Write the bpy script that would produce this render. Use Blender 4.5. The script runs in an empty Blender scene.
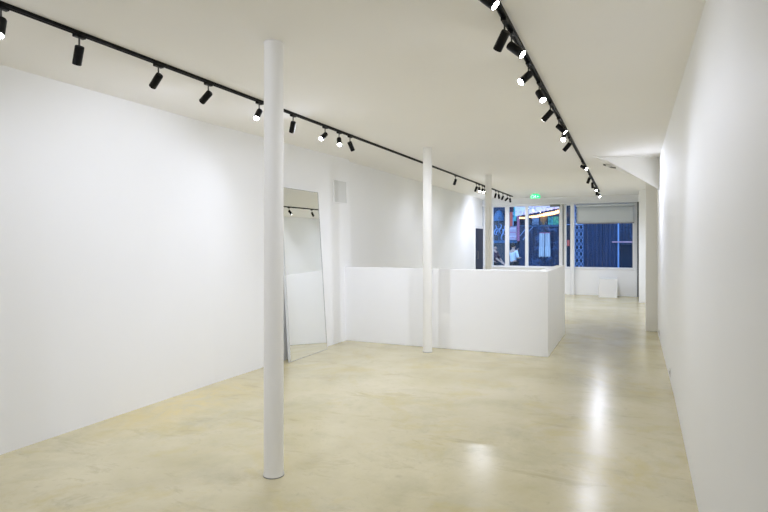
import bpy, bmesh, math, random
from mathutils import Vector, Matrix, Euler
random.seed(7)
col = bpy.context.scene.collection
PI = math.pi
V = Vector

# ------------------------------------------------------------------ camera numbers
F = 552.0; CX = 384.0; VY = 241.5; EYE = 1.5; CEIL = 2.775
YAW = math.atan((632 - CX) / F)
CC, SS = math.cos(YAW), math.sin(YAW)

def at(px, py, Y):
    """world point on the plane y = Y that the photograph shows at (px, py)"""
    u = (px - CX) / F
    d = Y / (u * SS + CC)
    return V((d * (u * CC - SS), Y, EYE - (py - VY) * d / F))

# ------------------------------------------------------------------ materials
def mat(name, color, rough=.6, metal=0., emit=None, estr=0., spec=.5, bump=0., bscale=40., noise=0., nscale=4.):
    m = bpy.data.materials.new(name); m.use_nodes = True
    nt = m.node_tree; b = nt.nodes['Principled BSDF']
    b.inputs['Base Color'].default_value = (*color, 1)
    b.inputs['Roughness'].default_value = rough
    b.inputs['Metallic'].default_value = metal
    b.inputs['Specular IOR Level'].default_value = spec
    if emit:
        b.inputs['Emission Color'].default_value = (*emit, 1)
        b.inputs['Emission Strength'].default_value = estr
    if noise or bump:
        tc = nt.nodes.new('ShaderNodeTexCoord')
    if noise:
        n = nt.nodes.new('ShaderNodeTexNoise'); n.inputs['Scale'].default_value = nscale; n.inputs['Detail'].default_value = 5
        nt.links.new(tc.outputs['Object'], n.inputs['Vector'])
        r = nt.nodes.new('ShaderNodeMix'); r.data_type = 'RGBA'
        r.inputs[6].default_value = (*[c * (1 - noise) for c in color], 1)
        r.inputs[7].default_value = (*[min(1, c * (1 + noise)) for c in color], 1)
        nt.links.new(n.outputs['Fac'], r.inputs[0]); nt.links.new(r.outputs[2], b.inputs['Base Color'])
    if bump:
        n2 = nt.nodes.new('ShaderNodeTexNoise'); n2.inputs['Scale'].default_value = bscale; n2.inputs['Detail'].default_value = 4
        nt.links.new(tc.outputs['Object'], n2.inputs['Vector'])
        bp = nt.nodes.new('ShaderNodeBump'); bp.inputs['Strength'].default_value = bump; bp.inputs['Distance'].default_value = .01
        nt.links.new(n2.outputs['Fac'], bp.inputs['Height']); nt.links.new(bp.outputs['Normal'], b.inputs['Normal'])
    return m

M = {}
M['wall'] = mat('white_wall_paint', (.885, .89, .89), .55, spec=.35, bump=.06, bscale=4, noise=.012, nscale=2)
M['ceiling'] = mat('white_ceiling_paint', (.93, .918, .90), .8, spec=.2, bump=.08, bscale=5, noise=.012, nscale=1.5)
M['paint'] = mat('white_column_paint', (.82, .81, .765), .5, spec=.4, bump=.05, bscale=12)
M['pier'] = mat('cream_pier_paint', (.82, .81, .76), .6, spec=.3)
M['black'] = mat('black_powder_coat', (.006, .006, .006), .45, spec=.2)
M['trackblack'] = mat('black_track_metal', (.006, .006, .006), .5, spec=.15)
M['stem'] = mat('brushed_steel_stem', (.06, .06, .06), .35, metal=.6)
M['lens'] = mat('lit_lamp_lens', (.9, .9, .9), .3, emit=(1, .99, .97), estr=22)
M['mirror'] = mat('silvered_mirror_glass', (.93, .945, .94), .015, metal=1)
M['chrome'] = mat('polished_steel_frame', (.72, .73, .74), .2, metal=.9)
M['silver'] = mat('pale_silver_mirror_side', (.72, .74, .75), .35, metal=.35)
M['frame'] = mat('white_window_frame_paint', (.80, .81, .82), .45)
M['blind'] = mat('grey_blind_fabric', (.62, .66, .69), .9, bump=.2, bscale=300)
M['darkgap'] = mat('dark_green_grey_metal', (.08, .09, .09), .5)
M['plinth'] = mat('white_plinth_board', (.84, .84, .83), .5)
M['plastic'] = mat('white_plastic', (.72, .72, .70), .4)
M['slot'] = mat('dark_socket_hole', (.05, .05, .05), .6)
M['grey'] = mat('grey_metal', (.25, .25, .24), .4, metal=.5)
M['panel'] = mat('pale_grey_access_panel', (.70, .71, .70), .5)
M['exit'] = mat('lit_green_exit_panel', (.01, .3, .1), .4, emit=(.005, .55, .17), estr=1.1)
M['exitwhite'] = mat('lit_white_pictogram', (.8, .9, .8), .4, emit=(.6, 1, .7), estr=.9)
M['glasspanel'] = mat('dark_navy_glass_panel', (.010, .018, .05), .45, spec=.12)

def glass_mat():
    m = bpy.data.materials.new('clear_window_glass'); m.use_nodes = True
    nt = m.node_tree; nt.nodes.clear()
    o = nt.nodes.new('ShaderNodeOutputMaterial'); mx = nt.nodes.new('ShaderNodeMixShader')
    t = nt.nodes.new('ShaderNodeBsdfTransparent'); t.inputs[0].default_value = (.93, .96, .98, 1)
    g = nt.nodes.new('ShaderNodeBsdfGlossy'); g.inputs['Roughness'].default_value = .02
    fr = nt.nodes.new('ShaderNodeFresnel'); fr.inputs[0].default_value = 1.28
    nt.links.new(fr.outputs[0], mx.inputs[0]); nt.links.new(t.outputs[0], mx.inputs[1]); nt.links.new(g.outputs[0], mx.inputs[2])
    nt.links.new(mx.outputs[0], o.inputs[0])
    return m
M['glass'] = glass_mat()

def floor_mat():
    m = bpy.data.materials.new('waxed_cream_concrete'); m.use_nodes = True
    nt = m.node_tree; N = nt.nodes; L = nt.links; b = N['Principled BSDF']
    tc = N.new('ShaderNodeTexCoord')
    def noise(scale, detail=6, rough=.6, dist=0., stretch=(1, 1, 1), off=(0, 0, 0)):
        mp = N.new('ShaderNodeMapping'); mp.inputs['Scale'].default_value = stretch; mp.inputs['Location'].default_value = off
        L.new(tc.outputs['Object'], mp.inputs['Vector'])
        n = N.new('ShaderNodeTexNoise'); n.inputs['Scale'].default_value = scale; n.inputs['Detail'].default_value = detail
        n.inputs['Roughness'].default_value = rough; n.inputs['Distortion'].default_value = dist
        L.new(mp.outputs[0], n.inputs['Vector']); return n.outputs['Fac']
    def ramp(fac, a, bb):
        r = N.new('ShaderNodeMapRange'); r.inputs[1].default_value = a; r.inputs[2].default_value = bb
        L.new(fac, r.inputs[0]); return r.outputs[0]
    def mix(fac, A, B):
        x = N.new('ShaderNodeMix'); x.data_type = 'RGBA'
        L.new(fac, x.inputs[0])
        for i, c in ((6, A), (7, B)):
            if isinstance(c, tuple): x.inputs[i].default_value = (*c, 1)
            else: L.new(c, x.inputs[i])
        return x.outputs[2]
    def mul(a, c):
        x = N.new('ShaderNodeMath'); x.operation = 'MULTIPLY'; L.new(a, x.inputs[0])
        if isinstance(c, float): x.inputs[1].default_value = c
        else: L.new(c, x.inputs[1])
        return x.outputs[0]
    c = mix(ramp(noise(.7, 8, .62, .3), .36, .64), FL1, FL2)
    c = mix(mul(ramp(noise(1.5, 8, .68, .4, off=(3, 1, 0)), .50, .70), .50), c, FL3)      # grey-green clouds
    c = mix(mul(ramp(noise(1.3, 8, .68, .5, off=(9, 4, 0)), .53, .68), .60), c, FL4)     # yellow wax clouds
    c = mix(mul(ramp(noise(1.6, 9, .72, .8, stretch=(1., 2.6, 1), off=(2, 7, 0)), .57, .68), .60), c, (.43, .37, .22))  # trowel scuffs
    c = mix(mul(ramp(noise(13, 7, .75, .4), .56, .72), .45), c, (.42, .37, .25))            # specks
    # one worn yellow patch along the left wall
    mp = N.new('ShaderNodeMapping'); mp.inputs['Location'].default_value = (3.72 / .42, -3.95 / 1.1, 0); mp.inputs['Scale'].default_value = (1 / .42, 1 / 1.1, 0)
    L.new(tc.outputs['Object'], mp.inputs['Vector'])
    ln = N.new('ShaderNodeVectorMath'); ln.operation = 'LENGTH'; L.new(mp.outputs[0], ln.inputs[0])
    patch = mul(ramp(ln.outputs['Value'], 1.1, .3), ramp(noise(2.2, 7, .7, 1.5), .35, .6))
    c = mix(mul(patch, .75), c, (.70, .57, .25))
    L.new(c, b.inputs['Base Color'])
    rr = N.new('ShaderNodeMapRange'); rr.inputs[3].default_value = .17; rr.inputs[4].default_value = .30
    L.new(noise(1.3, 6, .6, 1.0, off=(5, 5, 0)), rr.inputs[0]); L.new(rr.outputs[0], b.inputs['Roughness'])
    b.inputs['Specular IOR Level'].default_value = .5
    bp = N.new('ShaderNodeBump'); bp.inputs['Strength'].default_value = .05; bp.inputs['Distance'].default_value = .02
    L.new(noise(3.5, 5, .5), bp.inputs['Height']); L.new(bp.outputs[0], b.inputs['Normal'])
    return m
FL1 = (.54, .482, .288); FL2 = (.66, .600, .405); FL3 = (.39, .365, .235); FL4 = (.55, .46, .20)
M['floor'] = floor_mat()

# ------------------------------------------------------------------ mesh helpers
def link(name, bm, m, parent=None, smooth=False, bevel=0.):
    me = bpy.data.meshes.new(name)
    bmesh.ops.recalc_face_normals(bm, faces=bm.faces)
    bm.to_mesh(me); bm.free()
    o = bpy.data.objects.new(name, me); col.objects.link(o)
    ms = m if isinstance(m, (list, tuple)) else [m]
    for x in ms: me.materials.append(x)
    if smooth:
        for p in me.polygons: p.use_smooth = True
    if bevel:
        bv = o.modifiers.new('bevel', 'BEVEL'); bv.width = bevel; bv.segments = 2; bv.limit_method = 'ANGLE'
    if parent: o.parent = parent
    return o

def box(bm, lo, hi, rot=None, piv=None, mi=0):
    vs = [bm.verts.new((x, y, z)) for x in (lo[0], hi[0]) for y in (lo[1], hi[1]) for z in (lo[2], hi[2])]
    if rot is not None:
        bmesh.ops.rotate(bm, verts=vs, cent=piv or V(((lo[0]+hi[0])/2, (lo[1]+hi[1])/2, (lo[2]+hi[2])/2)), matrix=rot)
    for f in ((0,1,3,2),(4,6,7,5),(0,4,5,1),(2,3,7,6),(0,2,6,4),(1,5,7,3)):
        bm.faces.new([vs[i] for i in f]).material_index = mi
    return vs

def hexa(bm, pts):
    """eight corners: bottom ring of four then top ring of four"""
    vs = [bm.verts.new(p) for p in pts]
    for f in ((3,2,1,0),(4,5,6,7),(0,1,5,4),(1,2,6,5),(2,3,7,6),(3,0,4,7)): bm.faces.new([vs[i] for i in f])

def tube(bm, pts, r, seg=12, cap=True):
    pts = [V(p) for p in pts]; rs = r if isinstance(r, (list, tuple)) else [r] * len(pts)
    rings = []
    for i, p in enumerate(pts):
        t = (pts[min(i+1, len(pts)-1)] - pts[max(i-1, 0)]).normalized()
        a = t.orthogonal().normalized(); b = t.cross(a)
        if i and rings:      # keep ring orientation steady
            a = (pa - t * pa.dot(t)).normalized(); b = t.cross(a)
        pa = a
        rings.append([bm.verts.new(p + (a*math.cos(2*PI*k/seg) + b*math.sin(2*PI*k/seg)) * rs[i]) for k in range(seg)])
    for i in range(len(rings)-1):
        for k in range(seg):
            bm.faces.new((rings[i][k], rings[i][(k+1) % seg], rings[i+1][(k+1) % seg], rings[i+1][k]))
    if cap:
        bm.faces.new(rings[0][::-1]); bm.faces.new(rings[-1])

def lathe(bm, prof, seg=32, mtx=None):
    rings = []
    vs_all = []
    for r, z in prof:
        ring = [bm.verts.new((max(r, 1e-5)*math.cos(2*PI*k/seg), max(r, 1e-5)*math.sin(2*PI*k/seg), z)) for k in range(seg)]
        rings.append(ring); vs_all += ring
    for i in range(len(rings)-1):
        for k in range(seg):
            bm.faces.new((rings[i][k], rings[i][(k+1) % seg], rings[i+1][(k+1) % seg], rings[i+1][k]))
    bm.faces.new(rings[0][::-1]); bm.faces.new(rings[-1])
    if mtx is not None: bmesh.ops.transform(bm, matrix=mtx, verts=vs_all)

def smooth_by_angle(o, deg=40):
    for p in o.data.polygons: p.use_smooth = True
    bm = bmesh.new(); bm.from_mesh(o.data)
    for e in bm.edges:
        if len(e.link_faces) == 2 and e.calc_face_angle(0) > math.radians(deg): e.smooth = False
    bm.to_mesh(o.data); bm.free()

def empty(name, loc, label, cat, group=None, rz=0.):
    o = bpy.data.objects.new(name, None); col.objects.link(o); o.location = loc; o.rotation_euler.z = rz
    o.empty_display_size = .1
    tag(o, label, cat, group); return o

def tag(o, label, cat, group=None):
    o['label'] = label; o['category'] = cat
    if group: o['group'] = group
    return o

def struct(name, bm, m, parent=None, **k):
    o = link(name, bm, m, parent, **k)
    if parent is None: o['kind'] = 'structure'
    return o

def sbox(name, lo, hi, m, parent=None, **k):
    bm = bmesh.new(); box(bm, lo, hi); return struct(name, bm, m, parent, **k)

def pbox(name, lo, hi, m, parent, bevel=0.):
    bm = bmesh.new(); box(bm, lo, hi); return link(name, bm, m, parent, bevel=bevel)

# ------------------------------------------------------------------ room shell
YB = -3.6; YS = 16.5                       # back wall, storefront
sbox('floor', (-4.4, YB-.2, -.2), (.7, YS+.12, 0), M['floor'])
sbox('ceiling', (-4.4, YB-.2, CEIL), (.7, YS+.12, CEIL+.25), M['ceiling'])
sbox('wall_back', (-4.4, YB-.2, 0), (.7, YB, CEIL), M['wall'])

def wallstrip(name, stations, outward, m):
    """stations: (y, x at floor, x at ceiling); a solid wall whose room face follows them"""
    bm = bmesh.new(); prev = None
    for y, xb, xt in stations:
        ring = [bm.verts.new(p) for p in ((xb, y, 0), (xt, y, CEIL), (outward, y, CEIL), (outward, y, 0))]
        if prev:
            for k in range(4): bm.faces.new((prev[k], prev[(k+1) % 4], ring[(k+1) % 4], ring[k]))
        else: bm.faces.new(ring)
        prev = ring
    bm.faces.new(prev[::-1])
    return struct(name, bm, m)
wallstrip('wall_left', [(YB, -4.09, -4.20), (2.4, -4.05, -4.15), (4.6, -4.035, -4.155), (7.62, -3.95, -4.02)], -4.4, M['wall'])
wallstrip('wall_left_rear', [(7.62, -4.115, -4.115), (YS, -4.13, -4.13)], -4.4, M['wall'])
wallstrip('wall_right', [(YB, .30, .33), (3.5, .337, .357), (6.0, .372, .360), (10.2, .388, .380), (YS, .39, .39)], .7, M['wall'])

# half-height stairwell wall: front run and return, one continuous wall
bm = bmesh.new()
pr = [(-4.0, 7.40), (-.99, 7.40), (-.99, 9.33), (-1.12, 9.33), (-1.12, 7.53), (-4.0, 7.53)]
hb = [bm.verts.new((x, y, 0)) for x, y in pr]; ht = [bm.verts.new((x, y, 1.115)) for x, y in pr]
for k in range(6): bm.faces.new((hb[k], hb[(k+1) % 6], ht[(k+1) % 6], ht[k]))
bm.faces.new(ht); bm.faces.new(hb[::-1])
struct('wall_stairwell', bm, M['wall'], bevel=.006)

# pier against the right wall, slanted bulkhead above it, far pier
sbox('wall_pier', (.212, 10.24, 0), (.40, 10.40, CEIL), M['pier'], bevel=.004)
sbox('wall_far_pier', (.155, 14.95, 0), (.40, 15.25, CEIL), M['wall'], bevel=.004)
bm = bmesh.new()
f = [(-.58, 8.80, CEIL+.01), (-.36, 8.93, 2.73), (.40, 9.33, 2.27), (.40, 9.33, CEIL+.01)]
bk = [(-.40, 10.38, CEIL+.012), (-.30, 10.38, CEIL+.008), (.40, 10.38, 2.43), (.40, 10.38, CEIL+.012)]
a = [bm.verts.new(p) for p in f]; b_ = [bm.verts.new(p) for p in bk]
bm.faces.new(a); bm.faces.new(b_[::-1])
for k in range(4): bm.faces.new((a[k], b_[k], b_[(k+1) % 4], a[(k+1) % 4]))
struct('ceiling_bulkhead', bm, M['pier'])

# ------------------------------------------------------------------ storefront
SILL = .75; HEAD = 2.575
sbox('wall_front', (-4.13, YS, 0), (.39, YS+.12, SILL-.03), M['wall'])
sbox('trim_1', (-4.13, YS-.03, SILL-.03), (.13, YS+.14, SILL), M['frame'], bevel=.004)        # sill board
sbox('wall_front_header', (-4.13, YS+.02, HEAD), (.39, YS+.12, CEIL), M['wall'])
sbox('trim_2', (-4.13, YS-.10, HEAD-.01), (.13, YS+.02, HEAD+.035), M['frame'], bevel=.004)    # head rail

def glazing(name, x0, x1, mullions, z0=SILL, z1=HEAD-.01, wl=.10, wr=.10, rails=()):
    bm = bmesh.new()
    y0, y1 = YS+.02, YS+.10
    box(bm, (x0, y0, z0), (x0+wl, y1, z1)); box(bm, (x1-wr, y0, z0), (x1, y1, z1))
    box(bm, (x0+wl, y0, z1-.035), (x1-wr, y1, z1)); box(bm, (x0+wl, y0, z0), (x1-wr, y1, z0+.03))
    for a, b in mullions: box(bm, (a, y0-.01, z0+.03), (b, y1, z1-.035))
    w = struct(name, bm, M['frame'])
    edges = [x0+wl] + [v for a, b in mullions for v in (a, b)] + [x1-wr]
    for a, b in zip(edges[::2], edges[1::2]):
        g = bmesh.new(); box(g, (a, y0+.035, z0+.03), (b, y0+.043, z1-.035)); link('pane', g, M['glass'], w)
    return w
glazing('window_1', -4.12, -3.34, [], wl=.30, wr=.12)
glazing('window_2', -3.34, -2.78, [], wl=.0011, wr=.09)
w3 = glazing('window_3', -2.78, -1.81, [], wl=.0011, wr=.10)
w4 = glazing('window_4', -1.79, -1.49, [], wl=.08, wr=.10)
w5 = glazing('window_5', -1.49, .13, [], wl=.0011, wr=.115)
# slim dark joint at the right-hand end and a door closer on the head of the wide left pane
sbox('trim_3', (.131, YS-.03, 0), (.23, YS+.12, HEAD), M['darkgap'])
sbox('trim_4', (-1.808, YS-.02, SILL), (-1.792, YS+.10, HEAD-.012), M['darkgap'])
sbox('trim_5', (-1.59, YS-.12, 0), (-1.49, YS-.032, HEAD-.011), M['frame'], bevel=.004)        # floor to head post
bm = bmesh.new(); box(bm, (-2.15, YS-.06, 2.50), (-1.88, YS+.015, 2.56))
dc = link('door_closer', bm, M['grey'], w3, bevel=.006)
bm = bmesh.new(); tube(bm, [(-1.95, YS-.03, 2.505), (-2.10, YS-.14, 2.49), (-2.25, YS-.02, 2.485)], .009, 8)
link('closer_arm', bm, M['grey'], dc)

# dark glazed door on the left wall next to the storefront
d1 = sbox('door_1', (-4.135, 15.50, 0), (-4.10, 16.42, 1.96), M['frame'], bevel=.003)
pbox('door_pane', (-4.11, 15.56, .10), (-4.088, 16.36, 1.88), M['glasspanel'], d1)
bm = bmesh.new(); tube(bm, [(-4.09, 15.64, 1.00), (-4.05, 15.64, 1.00), (-4.05, 15.64, 1.22), (-4.09, 15.64, 1.22)], .008, 8)
link('door_handle', bm, M['grey'], d1)

# roller blind, half way down the wide right window
rb = empty('roller_blind', (-.70, YS-.05, HEAD-.02), 'grey roller blind half lowered over the wide right window', 'blind')
bm = bmesh.new(); tube(bm, [(-.74, 0, -.045), (.76, 0, -.045)], .032, 16); link('roller', bm, M['blind'], rb, smooth=False)
bm = bmesh.new(); n = 24
for k in range(n):
    pass
vs = []
for i in range(n+1):
    x = -.73 + 1.48*i/n
    vs.append([bm.verts.new((x, .02 + .004*math.sin(x*9)*(zz/-.55), zz)) for zz in (-.06, -.25, -.40, -.535)])
for i in range(n):
    for j in range(3): bm.faces.new((vs[i][j], vs[i+1][j], vs[i+1][j+1], vs[i][j+1]))
fb = link('fabric', bm, M['blind'], rb, smooth=True)
sm = fb.modifiers.new('solid', 'SOLIDIFY'); sm.thickness = .003
pbox('bottom_bar', (-.73, .012, -.56), (.75, .03, -.533), M['grey'], rb, .003)

# ------------------------------------------------------------------ columns
def column(x, y, r, label):
    t = empty('column', (x, y, 0), label, 'column', 'round white steel columns')
    bm = bmesh.new()
    lathe(bm, [(r*1.06, 0), (r*1.06, .012), (r*1.01, .022), (r, .035), (r, CEIL-.02), (r*1.02, CEIL-.012), (r*1.02, CEIL-.0005)], 40)
    o = link('shaft', bm, M['paint'], t); smooth_by_angle(o, 50)
    bm = bmesh.new(); lathe(bm, [(r*1.075, .0003), (r*1.075, .006)], 40); link('base_joint', bm, M['grey'], t)
column(-2.10, 2.945, .0625, 'tall round white column nearest the camera, in front of the left wall')
column(-2.535, 7.085, .0615, 'round white column just in front of the half-height wall')
column(-2.51, 10.47, .0600, 'round white column behind the half-height wall, by the shopfront glass')

# ------------------------------------------------------------------ tracks and spotlights
def track(name, p0, p1, label):
    p0, p1 = V(p0), V(p1); L = (p1-p0).length
    o = empty(name, p0, label, 'light track', None, math.atan2(-(p1-p0).x, (p1-p0).y))
    bm = bmesh.new()
    # U profile, slot open downwards
    pf = [(-.017, 0), (-.017, -.020), (-.008, -.020), (-.008, -.008), (.008, -.008), (.008, -.020), (.017, -.020), (.017, 0)]
    A = [bm.verts.new((x, .01, z)) for x, z in pf]; B = [bm.verts.new((x, L-.01, z)) for x, z in pf]
    for k in range(8): bm.faces.new((A[k], A[(k+1) % 8], B[(k+1) % 8], B[k]))
    bm.faces.new(A); bm.faces.new(B[::-1])
    link('rail', bm, M['trackblack'], o)
    for y in (0, L-.012): pbox('end_cap', (-.019, y, -.022), (.019, y+.012, 0), M['trackblack'], o)
    return o
LX = -3.065
def RX(y): return -.655 - .0085*(y - 3.0)
track('light_track', (LX, -2.9, CEIL), (LX, 15.62, CEIL), 'black ceiling light track along the left side above the bare wall')
track('light_track', (RX(-2.9), -2.9, CEIL), (RX(14.95), 14.95, CEIL), 'black ceiling light track near the right wall')

HL = .118; HR = .0262
spot_master = None
def spotlight(x, y, d, label, power=1.0, group='black spotlights on the ceiling tracks', ang=140):
    global spot_master
    d = V(d).normalized()
    yaw = math.atan2(d.y, d.x); pitch = math.atan2(-d.z, math.hypot(d.x, d.y))     # pitch: 0 level, pi/2 straight down
    t = empty('track_spotlight', (x, y, CEIL-.020), label, 'spotlight', group)
    if spot_master is None:
        bm = bmesh.new(); box(bm, (-.015, -.036, -.018), (.015, .036, .0)); adapter = link('adapter', bm, M['black'], t, bevel=.002)
        bm = bmesh.new(); tube(bm, [(0, 0, -.018), (0, 0, -.075)], .005, 10)
        box(bm, (-.010, -.007, -.088), (.010, .007, -.072)); stem = link('stem', bm, M['stem'], t)
        bm = bmesh.new()   # head along +x, pivot near its rear
        mt = Matrix.Rotation(PI/2, 4, 'Y')
        lathe(bm, [(HR*.6, -.022), (HR*.93, -.020), (HR, -.015), (HR, HL-.025), (HR*.9, HL-.025), (HR*.9, HL-.036)], 28, mt)
        head = link('lamp_head', bm, M['black'], t); smooth_by_angle(head, 35)
        bm = bmesh.new()
        lathe(bm, [(HR*.885, HL-.034), (HR*.885, HL-.026), (HR*.6, HL-.0235), (0, HL-.0225)], 28, mt)
        lens = link('lens', bm, M['lens'], head, smooth=True)
        spot_master = [adapter, stem, head, lens]
        parts = spot_master
    else:
        parts = []
        for s in spot_master:
            c = s.copy(); col.objects.link(c); c.parent = t if s is not spot_master[3] else parts[2]; parts.append(c)
    h = parts[2]
    h.location = (0, 0, -.088); h.rotation_euler = Euler((0, pitch, yaw), 'XYZ')
    ld = bpy.data.lights.new('spot_beam', 'SPOT'); ld.energy = POWER*power; ld.spot_size = math.radians(ang); ld.spot_blend = 1.0
    ld.shadow_soft_size = .022; ld.color = (.845, .893, 1.075)
    lo = bpy.data.objects.new('spot_beam', ld); col.objects.link(lo); lo.parent = h
    lo.location = (HL+.004, 0, 0); lo.rotation_euler = (0, -PI/2, 0)
    return t
POWER = 34.0

def dirv(rt, up, fw):   # right / up / forward of the viewer, as a world direction
    return V((rt*CC - fw*SS, rt*SS + fw*CC, up))

LEFT = [
 (1.86, dirv(.02, -.11, -.05), 'lit black spotlight at the far left end of the left track'),
 (2.32, dirv(-.05, -.117, .05), 'unlit-looking black spotlight hanging steeply, second along the left track'),
 (2.94, dirv(-.085, -.08, .06), 'black spotlight tilted to the left wall, third along the left track'),
 (3.45, dirv(-.085, -.06, .06), 'black spotlight angled away to the left wall, fourth along the left track'),
 (4.11, dirv(-.018, -.095, -.08), 'glowing spotlight just left of the nearest column'),
 (4.66, dirv(-.04, -.11, .09), 'dark spotlight just right of the nearest column on the left track'),
 (5.29, dirv(-.05, -.07, -.08), 'glowing spotlight tilted left, first of the close trio right of the nearest column'),
 (5.61, dirv(.015, -.09, -.08), 'glowing spotlight in the middle of the close trio on the left track'),
 (5.88, dirv(.045, -.107, .05), 'dark spotlight leaning right, last of the close trio on the left track'),
 (10.23, dirv(-.035, -.12, .05), 'lone dark spotlight right of the second column on the left track'),
 (11.80, dirv(-.035, -.12, .05), 'dark spotlight first of the cluster just left of the third column'),
 (12.02, dirv(.0, -.10, -.08), 'tiny lit spotlight second in the cluster left of the third column'),
 (12.33, dirv(.02, -.09, -.09), 'tiny lit spotlight third in the cluster left of the third column'),
 (12.52, dirv(.05, -.11, .03), 'dark spotlight last in the cluster left of the third column'),
 (13.66, dirv(-.02, -.12, .05), 'dark spotlight first to the right of the third column on the left track'),
 (13.98, dirv(.03, -.11, .05), 'dark spotlight second to the right of the third column on the left track'),
 (14.50, dirv(-.03, -.10, .08), 'dark spotlight third to the right of the third column on the left track'),
 (15.08, dirv(-.07, -.08, .06), 'dark spotlight tilted left, last but one at the shopfront end of the left track'),
 (15.41, dirv(.03, -.11, .06), 'dark spotlight at the very shopfront end of the left track'),
]
RIGHT = [
 (2.57, dirv(.10, -.10, -.045), 'large lit black spotlight cut by the top edge, nearest on the right track'),
 (3.12, dirv(-.048, -.108, .10), 'dark spotlight hanging down left, second on the right track'),
 (3.33, dirv(.082, -.089, -.06), 'black spotlight with lit lens leaning right, third on the right track'),
 (3.95, dirv(-.092, -.085, -.05), 'black spotlight with lit lens pointing left, fourth on the right track'),
 (4.47, dirv(.02, -.10, -.09), 'glowing spotlight facing the camera, fifth on the right track'),
 (5.17, dirv(-.086, -.10, .06), 'dark spotlight tilted down left, sixth on the right track'),
 (5.84, dirv(.084, -.095, -.05), 'black spotlight leaning right over the rail, seventh on the right track'),
 (6.36, dirv(-.04, -.08, -.09), 'glowing spotlight facing the camera, eighth on the right track'),
 (6.97, dirv(-.074, -.10, .07), 'dark spotlight before the long bare stretch of the right track'),
 (9.10, dirv(.06, -.07, -.10), 'brightly glowing spotlight beside the slanted ceiling bulkhead'),
 (10.90, dirv(-.02, -.10, .06), 'small dark spotlight just beyond the bulkhead glow on the right track'),
 (11.90, dirv(.03, -.10, .06), 'small dark spotlight just before the two farthest glowing ones on the right track'),
 (12.90, dirv(.0, -.08, -.10), 'small glowing spotlight nearer of the two farthest lit ones on the right track'),
 (13.70, dirv(.02, -.11, .05), 'small dark spotlight between the two farthest glowing ones on the right track'),
 (14.70, dirv(.0, -.08, -.10), 'glowing spotlight at the far end of the right track above the blind'),
]
LP = {0: .30, 1: .07, 2: .06, 3: .10, 4: .2, 5: .12, 6: .6, 7: .7, 8: .8, 9: .28, 10: .35, 11: .6, 12: .6, 13: .9}
RP = {0: .06, 1: .6, 2: .06, 3: .6, 4: .45, 5: 1.3, 6: .05, 7: .2, 8: 1.2, 9: 1.2, 10: 1.2, 11: 1.1, 12: .42, 14: .42}
for i, (y, d, lab) in enumerate(LEFT): spotlight(LX, y*.992, d, lab, LP.get(i, .5))
for i, (y, d, lab) in enumerate(RIGHT): spotlight(RX(y), y, d, lab, RP.get(i, 1.1), ang=115)
# unseen fill spotlights added on the tracks behind the viewer, aimed forward
for y in (-2.2, -.9, .3):
    spotlight(LX, y, (.06, .95, -.34), 'unseen fill spotlight added on the left track behind the viewer', .95, 'fill spotlights added behind the viewer on the left track', 84)
for y in (-2.0, -.9):
    spotlight(RX(y), y, (-.40, .90, -.30), 'unseen fill spotlight added on the right track behind the viewer', .8, 'fill spotlights added behind the viewer on the right track', 62)

# ------------------------------------------------------------------ leaning mirror
W_ = .905; Hm = 2.19; T = .034
ml = V((-3.865, 5.79, 0)); mr = V((-3.865, 6.72, 0))
lean = math.asin((.150) / Hm)
mi = empty('leaning_mirror', (-3.860, 5.765, .001), 'tall floor mirror in a slim steel frame leaning on left wall', 'mirror')
mi.rotation_euler = Euler((0, -lean, 0))
# local: x out of the glass, y along the wall, z up the mirror
bm = bmesh.new(); box(bm, (-T, 0, 0), (-.004, W_, Hm)); link('backing', bm, M['silver'], mi, bevel=.002)
bm = bmesh.new(); box(bm, (-.0039, .008, .008), (-.001, W_-.008, Hm-.008)); link('mirror_glass', bm, M['mirror'], mi)
bm = bmesh.new()
for lo, hi in (((-.004, 0, 0), (.002, .008, Hm)), ((-.004, W_-.008, 0), (.002, W_, Hm)), ((-.004, .008, 0), (.002, W_-.008, .008)), ((-.004, .008, Hm-.008), (.002, W_-.008, Hm))):
    box(bm, lo, hi)
link('frame', bm, M['chrome'], mi)

# access panel high on the left wall
ap = empty('access_panel', (-4.005, 7.39-.2, 2.07), 'small pale rectangular access panel high on the left wall', 'wall panel')
ap.location = (-4.014, 7.125, 2.07); ap.rotation_euler = (0, -math.atan(.075/CEIL), -math.radians(2.35))
bm = bmesh.new()
for lo, hi in (((-.02, 0, 0), (.009, .018, .36)), ((-.02, .375, 0), (.009, .393, .36)), ((-.02, .018, 0), (.009, .375, .018)), ((-.02, .018, .342), (.009, .375, .36))):
    box(bm, lo, hi)
link('panel_frame', bm, M['wall'], ap, bevel=.002)
pbox('panel_door', (-.02, .019, .019), (.001, .374, .341), M['panel'], ap)

# wall sockets near the floor on the right wall
def outlet(y, x, label):
    t = empty('wall_outlet', (x, y, .06), label, 'socket', 'wall outlets on the right wall')
    pbox('cover_plate', (-.008, -.04, 0), (.02, .04, .08), M['plastic'], t, .003)
    bm = bmesh.new(); mt = Matrix.Translation((-.0085, 0, .04)) @ Matrix.Rotation(PI/2, 4, 'Y')
    lathe(bm, [(.018, -.001), (.018, .001)], 20, mt); link('socket_hole', bm, M['slot'], t)
outlet(6.63, .374, 'small white wall outlet low on the right wall, nearer the camera')
outlet(9.5, .384, 'small wall outlet low on the right wall at the foot of the pier')

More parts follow.
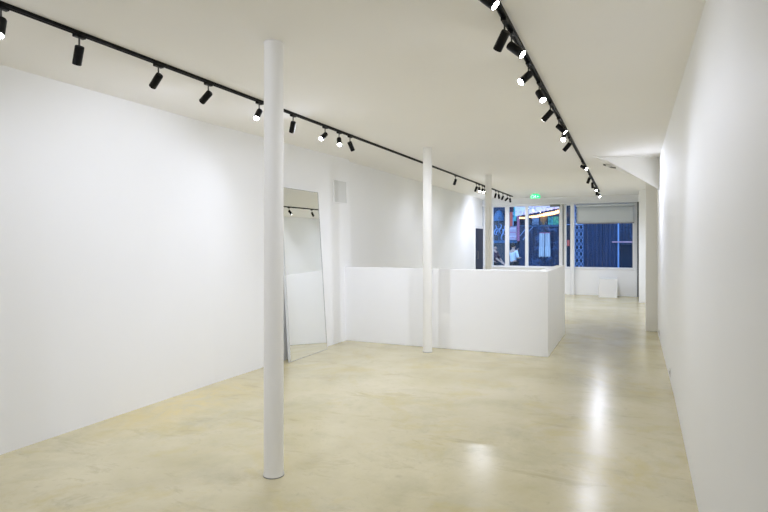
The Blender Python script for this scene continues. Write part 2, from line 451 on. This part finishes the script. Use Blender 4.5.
# smoke detector with small arm under the bulkhead tip
sd = empty('ceiling_detector', (-.36, 9.75, CEIL), 'small grey ceiling detector at the tip of the slanted bulkhead', 'detector')
sd.location = (-.34, 9.75, CEIL)
bm = bmesh.new(); lathe(bm, [(.055, 0), (.058, -.015), (.048, -.045), (.022, -.055)], 28); o = link('housing', bm, M['plastic'], sd); smooth_by_angle(o)
bm = bmesh.new(); tube(bm, [(-.09, 0, -.010), (.04, 0, -.065), (.10, .0, -.075)], .013, 10); link('sensor_arm', bm, M['grey'], sd)

# green exit sign hanging near the shopfront
ex = empty('exit_sign', (-2.33, 14.95, CEIL), 'small lit green emergency exit sign under the ceiling', 'sign')
pbox('ceiling_mount', (-.05, -.015, -.022), (.05, .015, -.0), M['plastic'], ex)
bm = bmesh.new()
pf = [(-.125, -.135), (.125, -.135), (.125, -.06), (.07, -.022), (-.07, -.022), (-.125, -.06)]
A = [bm.verts.new((x, -.02, z)) for x, z in pf]; B = [bm.verts.new((x, .02, z)) for x, z in pf]
for k in range(6): bm.faces.new((A[k], A[(k+1) % 6], B[(k+1) % 6], B[k]))
bm.faces.new(A); bm.faces.new(B[::-1]); link('sign_body', bm, M['exit'], ex)
bm = bmesh.new()   # running figure, doorway and arrow
def seg(a, b, w):
    a, b = V((a[0], 0, a[1])), V((b[0], 0, b[1])); t = (b-a).normalized(); n = V((-t.z, 0, t.x))*w/2
    A = [a+n, b+n, b-n, a-n]
    vs = [bm.verts.new((p.x, -.0225, p.z)) for p in A] + [bm.verts.new((p.x, -.0202, p.z)) for p in A]
    for f in ((0,1,2,3),(7,6,5,4),(0,4,5,1),(1,5,6,2),(2,6,7,3),(3,7,4,0)): bm.faces.new([vs[i] for i in f])
seg((-.092, -.126), (-.092, -.052), .008); seg((-.096, -.05), (-.045, -.05), .008); seg((-.049, -.126), (-.049, -.054), .008)
link('pictogram_doorway', bm, M['exitwhite'], ex); bm = bmesh.new()
seg((.0, -.062), (-.008, -.09), .014); seg((-.008, -.09), (.012, -.104), .009); seg((.012, -.104), (.004, -.124), .008)
seg((-.008, -.09), (-.024, -.104), .009); seg((-.024, -.104), (-.04, -.104), .007)
seg((.0, -.068), (.02, -.082), .006); seg((.0, -.068), (-.02, -.078), .006); seg((.003, -.046), (.003, -.062), .012)
link('running_figure', bm, M['exitwhite'], ex); bm = bmesh.new()
seg((.05, -.09), (.10, -.09), .009); seg((.05, -.09), (.068, -.074), .009); seg((.05, -.09), (.068, -.106), .009)
link('arrow', bm, M['exitwhite'], ex)

# plinth by the shopfront
pl = empty('display_plinth', (-.60, 16.14, 0), 'low white box plinth standing on the floor below the blind window', 'plinth', None, math.radians(4))
pbox('plinth_body', (-.23, -.20, 0), (.23, .20, .485), M['plinth'], pl, .004)
pbox('plinth_top', (-.235, -.205, .485), (.235, .205, .505), M['plinth'], pl, .003)

# ------------------------------------------------------------------ street outside
E_ = {}
E_['asphalt'] = mat('asphalt', (.05, .055, .065), .85, noise=.2, nscale=3, bump=.3)
E_['kerb'] = mat('pavement_stone', (.16, .17, .19), .8, noise=.1)
E_['navy'] = mat('navy_painted_timber', (.007, .019, .056), .5, noise=.7, nscale=2.2)
E_['shutter'] = mat('navy_shutter_metal', (.010, .027, .078), .45, noise=.6, nscale=1.8)
E_['deep'] = mat('dark_shop_glass', (.01, .018, .035), .15)
E_['bluetrim'] = mat('sky_blue_trim', (.05, .14, .27), .5)
E_['lattice'] = mat('pale_blue_gate_metal', (.22, .34, .58), .4, metal=.2)
E_['lilac'] = mat('pale_lilac_canvas', (.75, .68, .78), .8)
E_['teal'] = mat('teal_stained_glass', (.08, .55, .52), .3)
E_['green'] = mat('green_stained_glass', (.12, .60, .30), .3)
E_['sky'] = mat('light_blue_glass', (.20, .36, .55), .3)
E_['red'] = mat('red_sign_paint', (.65, .12, .08), .6)
E_['pink'] = mat('pink_sign_paint', (.48, .18, .30), .6)
E_['poster'] = mat('pale_pink_poster', (.50, .42, .52), .6, noise=.12, nscale=14)
E_['wicker'] = mat('brown_wicker', (.35, .20, .09), .8, bump=.5, bscale=60)
E_['bulb'] = mat('warm_festoon_bulb', (.9, .6, .3), .4, emit=(1, .46, .14), estr=2.3)
E_['wire'] = mat('dark_cable', (.05, .03, .02), .6)
E_['dress'] = mat('white_striped_cloth', (.80, .84, .86), .85)
E_['stripe'] = mat('grey_blue_cloth_stripe', (.14, .21, .30), .85)
E_['skin'] = mat('skin', (.55, .33, .24), .5)
E_['shirt'] = mat('white_shirt_cloth', (.78, .80, .84), .8)
E_['black'] = mat('black_cloth', (.02, .02, .025), .8)
E_['maroon'] = mat('dark_plum_cloth', (.06, .025, .04), .8)
E_['hair'] = mat('dark_hair', (.02, .014, .010), .6)
E_['stone'] = mat('grey_blue_render', (.20, .26, .36), .85, noise=.1, nscale=1.5)
E_['rust'] = mat('pinkish_handrail', (.55, .30, .34), .5)

def speckle(m, c2, scale, lo, hi, k=.8):
    nt = m.node_tree; b = nt.nodes['Principled BSDF']; base = tuple(b.inputs['Base Color'].default_value)
    src = b.inputs['Base Color'].links[0].from_socket if b.inputs['Base Color'].links else None
    tc = nt.nodes.new('ShaderNodeTexCoord'); n = nt.nodes.new('ShaderNodeTexNoise')
    n.inputs['Scale'].default_value = scale; n.inputs['Detail'].default_value = 5; n.inputs['Roughness'].default_value = .7; n.inputs['Distortion'].default_value = 1.5
    nt.links.new(tc.outputs['Object'], n.inputs['Vector'])
    mr = nt.nodes.new('ShaderNodeMapRange'); mr.inputs[1].default_value = lo; mr.inputs[2].default_value = hi; mr.inputs[4].default_value = k
    nt.links.new(n.outputs['Fac'], mr.inputs[0])
    x = nt.nodes.new('ShaderNodeMix'); x.data_type = 'RGBA'; nt.links.new(mr.outputs[0], x.inputs[0])
    if src: nt.links.new(src, x.inputs[6])
    else: x.inputs[6].default_value = base
    x.inputs[7].default_value = (*c2, 1); nt.links.new(x.outputs[2], b.inputs['Base Color'])
speckle(E_['navy'], (.08, .17, .34), 2.6, .55, .68)
speckle(E_['bluetrim'], (.02, .04, .09), 3.5, .5, .62)
speckle(E_['poster'], (.50, .16, .20), 3.0, .52, .60, .7)
speckle(E_['lilac'], (.35, .18, .26), 3.2, .54, .64, .8)
speckle(E_['teal'], (.02, .10, .16), 4.0, .48, .6, .9)
speckle(E_['green'], (.03, .16, .25), 4.0, .48, .6, .9)
speckle(E_['sky'], (.03, .07, .14), 4.0, .48, .6, .9)
E_['panelart'] = mat('painted_dark_shutter', (.012, .028, .075), .5)
speckle(E_['panelart'], (.10, .20, .42), 1.9, .50, .66, .75)
SZ = -.28; YF = 26.0
sbox('street_ground', (-26, YS+.14, SZ-.2), (16, YF+8, SZ), E_['asphalt'])
sbox('street_pavement', (-26, YS+.14, SZ), (16, YS+1.7, -.12), E_['kerb'])
sbox('street_far_pavement', (-26, YF-2.2, SZ), (16, YF-.001, SZ+.04), E_['kerb'])

FB = empty('street_shop_building', (-3, YF, SZ), 'navy blue shop building across the street with corrugated shutters', 'building')
def fb(name, lo, hi, m, bevel=0.):
    bm = bmesh.new(); box(bm, (lo[0]+3, lo[1]-YF, lo[2]-SZ), (hi[0]+3, hi[1]-YF, hi[2]-SZ)); return link(name, bm, m, FB, bevel=bevel)
fb('facade', (-14, YF+.12, SZ), (6, YF+6, 7.5), E_['navy'])
fb('upper_wall', (-14, YF-.02, 3.9), (6, YF+.12, 7.5), E_['stone'])
def corrug(name, px0, px1, pitch, py0=190, y=YF, m=None, zlow=SZ+.06):
    a = at(px0, py0, y); b = at(px1, py0, y); x0, x1 = a.x, b.x; ztop = 3.6
    bm = bmesh.new(); n = int((x1-x0)/pitch); prev = None
    for i in range(n+1):
        x = x0 + (x1-x0)*i/n
        for dx, dy in ((0, 0), (.45*pitch, 0), (.5*pitch, .035), (.95*pitch, .035)):
            if x+dx > x1: continue
            cur = [bm.verts.new((x+dx+3, y-YF-.02+dy, zlow-SZ)), bm.verts.new((x+dx+3, y-YF-.02+dy, ztop-SZ))]
            if prev: bm.faces.new((prev[0], cur[0], cur[1], prev[1]))
            prev = cur
    o = link(name, bm, m or E_['shutter'], FB); s = o.modifiers.new('s', 'SOLIDIFY'); s.thickness = .01; return o
def rect(name, px0, py0, px1, py1, m, y=YF, dep=.08, bevel=0.):
    a = at(px0, py1, y); b = at(px1, py0, y)
    return fb(name, (min(a.x, b.x), y, min(a.z, b.z)), (max(a.x, b.x), y+dep, max(a.z, b.z)), m, bevel)
# behind the wide right window
corrug('corrugated_shutter', 583, 618, .17)
corrug('corrugated_shutter', 619.5, 640, .13, m=E_['navy'])
rect('shutter_post', 617.6, 180, 619.2, 283, E_['bluetrim'] if False else E_['lattice'], YF-.06, .08)
rect('shutter_post', 603.2, 180, 604.2, 283, E_['shutter'], YF-.07, .06)
rect('shutter_post', 640, 180, 643, 283, E_['navy'], YF-.06, .1)
rect('push_bar', 612, 241.3, 636, 242.6, E_['rust'], YF-.16, .06)
rect('lower_door_panel', 620, 244.5, 634, 283, E_['deep'], YF-.05, .04)
# folding lattice gate
ga = at(575, 283, YF-.1); gb = at(583, 205, YF-.1)
bm = bmesh.new(); w = gb.x-ga.x; z0 = SZ+.05; hh = 3.3-z0; nx = 2; nz = 12
for i in range(nx+1):
    x = ga.x+w*i/nx; tube(bm, [(x+3, -.10, z0-SZ), (x+3, -.10, 3.3-SZ)], .012, 6)
for i in range(nx):
    for j in range(nz):
        x0_, x1_ = ga.x+w*i/nx+3, ga.x+w*(i+1)/nx+3; za, zb = z0+hh*j/nz-SZ, z0+hh*(j+1)/nz-SZ
        tube(bm, [(x0_, -.11, za), (x1_, -.11, zb)], .012, 6); tube(bm, [(x0_, -.09, zb), (x1_, -.09, za)], .012, 6)
link('folding_gate', bm, E_['lattice'], FB)
rect('dark_doorway', 560, 200, 575, 283, E_['deep'], YF-.01, .05)
rect('red_notice', 567, 240, 569.5, 246, E_['red'], YF-.04, .03)
rect('gate_rail', 560, 224, 583, 225, E_['lattice'], YF-.14, .05)
# behind the wide left pane
corrug('corrugated_shutter', 526, 559, .22, m=E_['panelart'])
rect('blue_beam', 515, 224.8, 560, 227, E_['bluetrim'], YF-.09, .09)
for a_, b_2, m_ in ((526.5, 531, 'deep'), (532, 539, 'sky'), (540, 547, 'deep'), (548, 553, 'teal'), (553.4, 558.5, 'green')):
    rect('fanlight', a_, 216.5, b_2, 224.6, E_[m_], YF-.06, .05)
rect('shop_fascia', 512, 200, 562, 209.0, E_['navy'], YF-.05, .1)
# slanting braces
bm = bmesh.new()
for (ax, ay, bx_, by) in ((520, 236, 527, 227), (523, 240, 529, 231), (528, 232, 533, 227)):
    p, q = at(ax, ay, YF-.12), at(bx_, by, YF-.12); tube(bm, [(p.x+3, p.y-YF, p.z-SZ), (q.x+3, q.y-YF, q.z-SZ)], .022, 8)
link('brace', bm, E_['lattice'], FB)
# behind the two narrow left panes
rect('tall_shop_window', 484, 221, 506, 240, E_['deep'], YF-.05, .05)
rect('blue_band', 484, 240.3, 517, 243.0, E_['bluetrim'], YF-.10, .10)
rect('dark_entrance', 484, 243.2, 509, 283, E_['deep'], YF-.05, .05)
rect('window_bar', 498.5, 221, 499.2, 240, E_['bluetrim'], YF-.08, .04)
for px_, py_, hh_ in ((495.5, 225, .5), (497.3, 228, .35), (500.5, 224, .45), (502.4, 229, .55), (504, 226, .4)):
    bm = bmesh.new(); q = at(px_, py_, YF-.09); q = (q.x+3, q.y-YF, q.z-SZ)
    tube(bm, [(q[0]+.05*math.sin(k*1.1), q[1], q[2]-hh_*k/6) for k in range(7)], [.02, .035, .03, .045, .03, .035, .015], 8)
    link('hanging_ornament', bm, E_['lattice'], FB, smooth=True)
bm = bmesh.new()    # rounded blue canopy over the tall window
c0 = at(499, 221, YF-.05); R = 6*.044
for k in range(12):
    pass
prof = [(R*math.sin(a*PI/2/8), R*math.cos(a*PI/2/8)) for a in range(9)]
rings = []
for x_ in range(13):
    th = PI*x_/12
    rings.append([bm.verts.new((c0.x+3+math.cos(th)*r, c0.y-YF-.25*math.sin(th)*(r/R), c0.z-SZ+zz)) for r, zz in [(max(r, 1e-3), zz*1.9) for r, zz in prof]])
for i in range(12):
    for j in range(8): bm.faces.new((rings[i][j], rings[i+1][j], rings[i+1][j+1], rings[i][j+1]))
link('round_canopy', bm, E_['bluetrim'], FB, smooth=True)
rect('red_side_sign', 509, 212, 512.5, 226, E_['red'], YF-.10, .08)
rect('dark_side_panel', 509, 204, 514, 212, E_['maroon'], YF-.08, .06)
rect('teal_side_panel', 513.6, 206, 516.2, 221, E_['teal'], YF-.12, .08)
rect('sky_blue_side_panel', 512.6, 212, 513.5, 226, E_['sky'], YF-.10, .08)
rect('pink_strip', 517, 213, 519.5, 241, E_['pink'], YF-.12, .08)
rect('navy_door', 519.6, 226, 526, 283, E_['shutter'], YF-.10, .08)
po = at(509, 240, YF-.15); pq = at(516.6, 226.5, YF-.15)
pt = tag(link('wall_poster', (lambda b: (box(b, (po.x, YF-.17, po.z), (pq.x, YF-.10, pq.z)), b)[1])(bmesh.new()), E_['poster'], None), 'pale pink poster on the shop front above the person in white shirt', 'poster')
for k, hh_ in enumerate((.16, .34, .5)):
    pbox('poster_line', (po.x+.03, YF-.176, po.z+hh_), (pq.x-.03, YF-.168, po.z+hh_+.035), E_['pink'] if k == 1 else E_['lilac'], pt)

# lilac awning
aw = empty('shop_awning', (at(515, 212, 24.6).x, 24.6, 2.9), 'pale lilac canvas awning with slanting lower edge over the shop front', 'awning')
bm = bmesh.new(); x0_ = 0.; x1_ = at(562, 212, 24.6).x - at(515, 212, 24.6).x; n = 24; top = []; low = []; back = []
zlow0 = at(515, 216.5, 24.6).z - 2.9; zlow1 = at(560, 208.0, 24.6).z - 2.9
for i in range(n+1):
    t = i/n; x = x0_+(x1_-x0_)*t; sc = .03*abs(math.sin(t*n*PI/2))
    low.append(bm.verts.new((x, 0, zlow0+(zlow1-zlow0)*t - sc + .02))); top.append(bm.verts.new((x, .03, .36))); back.append(bm.verts.new((x, 1.28, .80)))
for i in range(n):
    bm.faces.new((low[i], low[i+1], top[i+1], top[i])); bm.faces.new((top[i], top[i+1], back[i+1], back[i]))
o = link('canvas', bm, E_['lilac'], aw); s = o.modifiers.new('s', 'SOLIDIFY'); s.thickness = .012
bm = bmesh.new(); tube(bm, [(x0_, .02, .36), (x1_, .02, .36)], .02, 8)
for x in (x0_+.05, x1_-.05): tube(bm, [(x, .02, .36), (x, 1.3, .2)], .015, 8)
link('awning_frame', bm, E_['wire'], aw)

# festoon lights slung below the awning
fl = empty('festoon_lights', at(559, 210, 24.4), 'string of warm glowing festoon bulbs under the lilac awning', 'string lights')
org = V(fl.location)
pts = []
for px, py in ((559.5, 210.5), (554, 212.5), (548, 213.4), (542, 214.6), (536, 216), (530, 216.4), (524, 217.6), (518, 217.5)):
    pts.append(at(px, py, 24.4) - org)
bm = bmesh.new(); tube(bm, [p+V((0, 0, .05)) for p in pts], .012, 6); link('cable', bm, E_['wire'], fl)
fine = []
for i in range(len(pts)-1):
    for k in range(3): fine.append(pts[i].lerp(pts[i+1], k/3))
mb = None
for i, p in enumerate(fine):
    if mb is None:
        bm = bmesh.new(); lathe(bm, [(.0, -.085), (.035, -.075), (.05, -.045), (.042, -.01), (.02, .02), (.018, .045)], 14)
        b = mb = link('bulb', bm, E_['bulb'], fl, smooth=True)
    else:
        b = mb.copy(); col.objects.link(b); b.parent = fl
    b.location = p; s = (1.15 if px_ok else .8) if (px_ok := i < 9) else (.9 if i < 15 else .7); b.scale = (s, s, s)

# wicker cone lamp
wc = at(543.5, 216, 24.7)
wl_ = empty('wicker_lamp', wc, 'brown cone shaped wicker lamp hanging below the festoon bulbs', 'lamp')
bm = bmesh.new(); lathe(bm, [(.20, 0), (.17, -.06), (.11, -.20), (.035, -.36), (.02, -.37)], 20); link('lamp_shade', bm, E_['wicker'], wl_, smooth=True)
bm = bmesh.new(); tube(bm, [(0, 0, -.02), (0, 0, .55)], .008, 6); link('cord', bm, E_['wire'], wl_)

# striped dress on a hanger
dr = empty('hanging_dress', at(544.7, 257, 25.7), 'long white striped dress hanging outside the navy shutter', 'dress')
zt = at(544.7, 233.2, 25.7).z - dr.location.z; wd = .235
def panel(xa, xb):
    bm = bmesh.new(); nx_ = 36; nz_ = 14; g = []
    for i in range(nx_+1):
        u = i/nx_; row = []
        for j in range(nz_+1):
            v = j/nz_; flare = 1 + .10*(1-v)
            x = (xa+(xb-xa)*u)*flare
            row.append(bm.verts.new((x, .018*math.sin(u*PI*9)*(1-.5*v) - .05*math.sin(u*PI), v*zt - (.02*math.sin(u*11) if j == 0 else 0))))
        g.append(row)
    for i in range(nx_):
        for j in range(nz_):
            bm.faces.new((g[i][j], g[i+1][j], g[i+1][j+1], g[i][j+1])).material_index = 1 if i % 9 in (3, 4, 8) or (i % 7 == 5 and j > 5) else 0
    o = link('dress_panel', bm, [E_['dress'], E_['stripe']], dr, smooth=True); s = o.modifiers.new('s', 'SOLIDIFY'); s.thickness = .006
panel(-wd, -.004); panel(.014, wd)
bm = bmesh.new(); box(bm, (-wd, -.03, zt-.03), (wd, .02, zt+.03)); link('collar_band', bm, E_['pink'], dr)
bm = bmesh.new(); tube(bm, [(-wd, 0, zt), (0, 0, zt+.12), (wd, 0, zt)], .01, 6); tube(bm, [(0, 0, zt+.12), (0, 0, zt+.26), (0, .2, zt+.30)], .008, 6)
link('hanger', bm, E_['wire'], dr)

# ------------------------------------------------------------------ people in the street
def skin_mesh(name, joints, edges, root, m, parent=None, sub=2):
    names = list(joints); me = bpy.data.meshes.new(name)
    me.from_pydata([joints[n][0] for n in names], [(names.index(a), names.index(b)) for a, b in edges], [])
    o = bpy.data.objects.new(name, me); col.objects.link(o); me.materials.append(m)
    sk = o.modifiers.new('skin', 'SKIN'); ss = o.modifiers.new('sub', 'SUBSURF'); ss.levels = ss.render_levels = sub
    sk.use_smooth_shade = True
    for n, sv in zip(names, me.skin_vertices[0].data):
        r = joints[n][1]; sv.radius = (r, r) if not isinstance(r, tuple) else r; sv.use_root = (n == root)
    if parent: o.parent = parent
    return o

def person(loc, rz, pose, label, top_m, leg_m, sleeve, hgt=1.70):
    """facing local -y; pose gives elbow and hand of each arm, hips and feet"""
    P = dict(pelvis=((0, 0, .93), .125), waist=((0, 0, 1.06), .115), chest=((0, -.01, 1.27), (.15, .115)), upper=((0, 0, 1.40), (.12, .09)),
             neck=((0, -.005, 1.49), .052), skull=((0, -.02, 1.58), .078), crown=((0, -.015, 1.655), .082))
    E = [('pelvis', 'waist'), ('waist', 'chest'), ('chest', 'upper'), ('upper', 'neck'), ('neck', 'skull'), ('skull', 'crown')]
    for s, t in ((-1, 'r'), (1, 'l')):
        el, ha = pose['arm_'+t]; kn, ft = pose['leg_'+t]
        sh = V((s*.185, 0, 1.40)); el, ha, kn, ft = V(el), V(ha), V(kn), V(ft)
        P['shoulder'+t] = (sh, .056); P['elbow'+t] = (el, .042); P['wrist'+t] = (ha, .029)
        fd = (ha-el).normalized(); side = fd.cross(V((0, 0, 1)));
        if side.length < .1: side = V((1, 0, 0))
        side.normalize()
        P['palm'+t] = (ha+fd*.06, (.040, .02))
        E += [('upper', 'shoulder'+t), ('shoulder'+t, 'elbow'+t), ('elbow'+t, 'wrist'+t), ('wrist'+t, 'palm'+t)]
        for k, ln in enumerate((.07, .085, .08, .062)):
            o1 = side*(-.030+.02*k)
            P[f'f{k}a{t}'] = (ha+fd*(.085+ln*.4)+o1*1.15, .0095); P[f'f{k}b{t}'] = (ha+fd*(.085+ln*.85)+o1*1.2+V((0, 0, -.022)), .008)
            E += [('palm'+t, f'f{k}a{t}'), (f'f{k}a{t}', f'f{k}b{t}')]
        P['th'+t] = (ha+fd*.055-side*.055, .011); P['tb'+t] = (ha+fd*.09-side*.07, .009); E += [('wrist'+t, 'th'+t), ('th'+t, 'tb'+t)]
        P['hip'+t] = ((s*.095, 0, .88), .092); P['knee'+t] = (kn, .058); P['calf'+t] = (tuple((kn*.62+ft*.38)), .055); P['ankle'+t] = (ft, .038)
        P['toe'+t] = (ft+V((0, -.15, -.045)), .034)
        E += [('pelvis', 'hip'+t), ('hip'+t, 'knee'+t), ('knee'+t, 'calf'+t), ('calf'+t, 'ankle'+t), ('ankle'+t, 'toe'+t)]
    k = hgt/1.735
    root = empty('person', loc, label, 'person', None, rz); root.scale = (k, k, k)
    skin_mesh('body', P, E, 'pelvis', E_['skin'], root)
    def grow(keys, d):
        return {n: (P[n][0], tuple(r+d for r in P[n][1]) if isinstance(P[n][1], tuple) else P[n][1]+d) for n in keys}
    tk = ['pelvis', 'waist', 'chest', 'upper']; te = [('pelvis', 'waist'), ('waist', 'chest'), ('chest', 'upper')]
    T = grow(tk, .016)
    for t in 'rl':
        T.update(grow(['shoulder'+t, 'elbow'+t], .014)); te += [('upper', 'shoulder'+t), ('shoulder'+t, 'elbow'+t)]
        if sleeve > .5:
            a, b = V(P['elbow'+t][0]), V(P['wrist'+t][0]); T['cuff'+t] = (a.lerp(b, .85), .042); te.append(('elbow'+t, 'cuff'+t))
    skin_mesh('shirt', T, te, 'pelvis', top_m, root)
    T = grow(['pelvis'], .014); te = []
    for t in 'rl':
        T.update(grow(['hip'+t, 'knee'+t, 'calf'+t, 'ankle'+t], .016)); te += [('pelvis', 'hip'+t), ('hip'+t, 'knee'+t), ('knee'+t, 'calf'+t), ('calf'+t, 'ankle'+t)]
    skin_mesh('trousers', T, te, 'pelvis', leg_m, root)
    for t in 'rl':
        a = V(P['ankle'+t][0]); b = V(P['toe'+t][0])
        skin_mesh('shoe', {'h': (a+V((0, .04, -.045)), .042), 'm': (a.lerp(b, .5)+V((0, 0, -.018)), .046), 't': (b+V((0, -.03, .002)), .038)}, [('h', 'm'), ('m', 't')], 'h', E_['black'], root)
    bm = bmesh.new(); bmesh.ops.create_uvsphere(bm, u_segments=20, v_segments=14, radius=.104)
    for v in bm.verts:
        v.co = V((v.co.x*.93, v.co.y*1.04, v.co.z*1.08))
        if v.co.y < -.02 and v.co.z < .05: v.co.y = -.02 + (v.co.y+.02)*.2
        if v.co.z < -.04: v.co.z = -.04 + (v.co.z+.04)*.4
    bmesh.ops.translate(bm, verts=bm.verts, vec=(0, .005, 1.655)); link('hair', bm, E_['hair'], root, smooth=True)
    bm = bmesh.new()
    for s in (-1, 1): bmesh.ops.create_uvsphere(bm, u_segments=8, v_segments=6, radius=.011, matrix=Matrix.Translation((s*.032, -.092, 1.615)))
    link('eyes', bm, E_['black'], root, smooth=True)
    bm = bmesh.new(); tube(bm, [(0, -.088, 1.615), (0, -.112, 1.58), (0, -.09, 1.572)], [.008, .014, .006], 8)
    link('nose', bm, E_['skin'], root, smooth=True)
    bm = bmesh.new(); box(bm, (-.024, -.095, 1.541), (.024, -.084, 1.549)); link('mouth', bm, E_['rust'], root, bevel=.002)
    for s in (-1, 1):
        bm = bmesh.new(); bmesh.ops.create_uvsphere(bm, u_segments=8, v_segments=8, radius=.03, matrix=Matrix.Translation((s*.088, .0, 1.59)) @ Matrix.Diagonal((.35, .7, 1.1, 1)))
        link('ear', bm, E_['skin'], root, smooth=True)
    return root
g0 = at(513.2, 250, 22.8)
person((g0.x, 22.8, SZ+.0), math.radians(148),
       {'arm_r': ((-.24, -.03, 1.13), (-.12, -.25, 1.14)), 'arm_l': ((.22, -.15, 1.16), (.07, -.27, 1.42)),
        'leg_r': ((-.11, -.03, .49), (-.12, .03, .085)), 'leg_l': ((.11, -.07, .49), (.12, -.02, .085))},
       'person in a white shirt and dark trousers with raised hands in the street', E_['shirt'], E_['black'], 0., 1.70)
g1 = at(494.6, 250, 22.4)
person((g1.x, 22.4, SZ), math.radians(75),
       {'arm_r': ((-.20, -.20, 1.13), (-.14, -.42, .96)), 'arm_l': ((.23, -.14, 1.12), (.16, -.36, .90)),
        'leg_r': ((-.11, -.05, .49), (-.12, .03, .085)), 'leg_l': ((.11, -.05, .49), (.12, -.02, .085))},
       'person in dark plum clothes reaching an arm downward, partly behind the frame', E_['maroon'], E_['black'], 0., 1.66)

# ------------------------------------------------------------------ world, camera, look
w = bpy.data.worlds.new('dusk'); bpy.context.scene.world = w; w.use_nodes = True
bg = w.node_tree.nodes['Background']; bg.inputs[0].default_value = (.33, .57, 1.0, 1); bg.inputs[1].default_value = 1.6

cam = bpy.data.cameras.new('camera'); co = bpy.data.objects.new('camera', cam); col.objects.link(co)
cam.sensor_width = 36; cam.lens = F/768*36; cam.shift_y = -(256-VY)/768
co.location = (0, 0, EYE); co.rotation_euler = (PI/2, 0, YAW)
cam.clip_start = .02; cam.clip_end = 200
sc = bpy.context.scene; sc.camera = co
sc.view_settings.view_transform = 'Standard'; sc.view_settings.look = 'None'
sc.view_settings.gamma = 1; sc.view_settings.use_curve_mapping = False
sc.view_settings.exposure = 0.95
sc.cycles.use_denoising = True
sc.cycles.max_bounces = 14; sc.cycles.diffuse_bounces = 10; sc.cycles.sample_clamp_indirect = 6
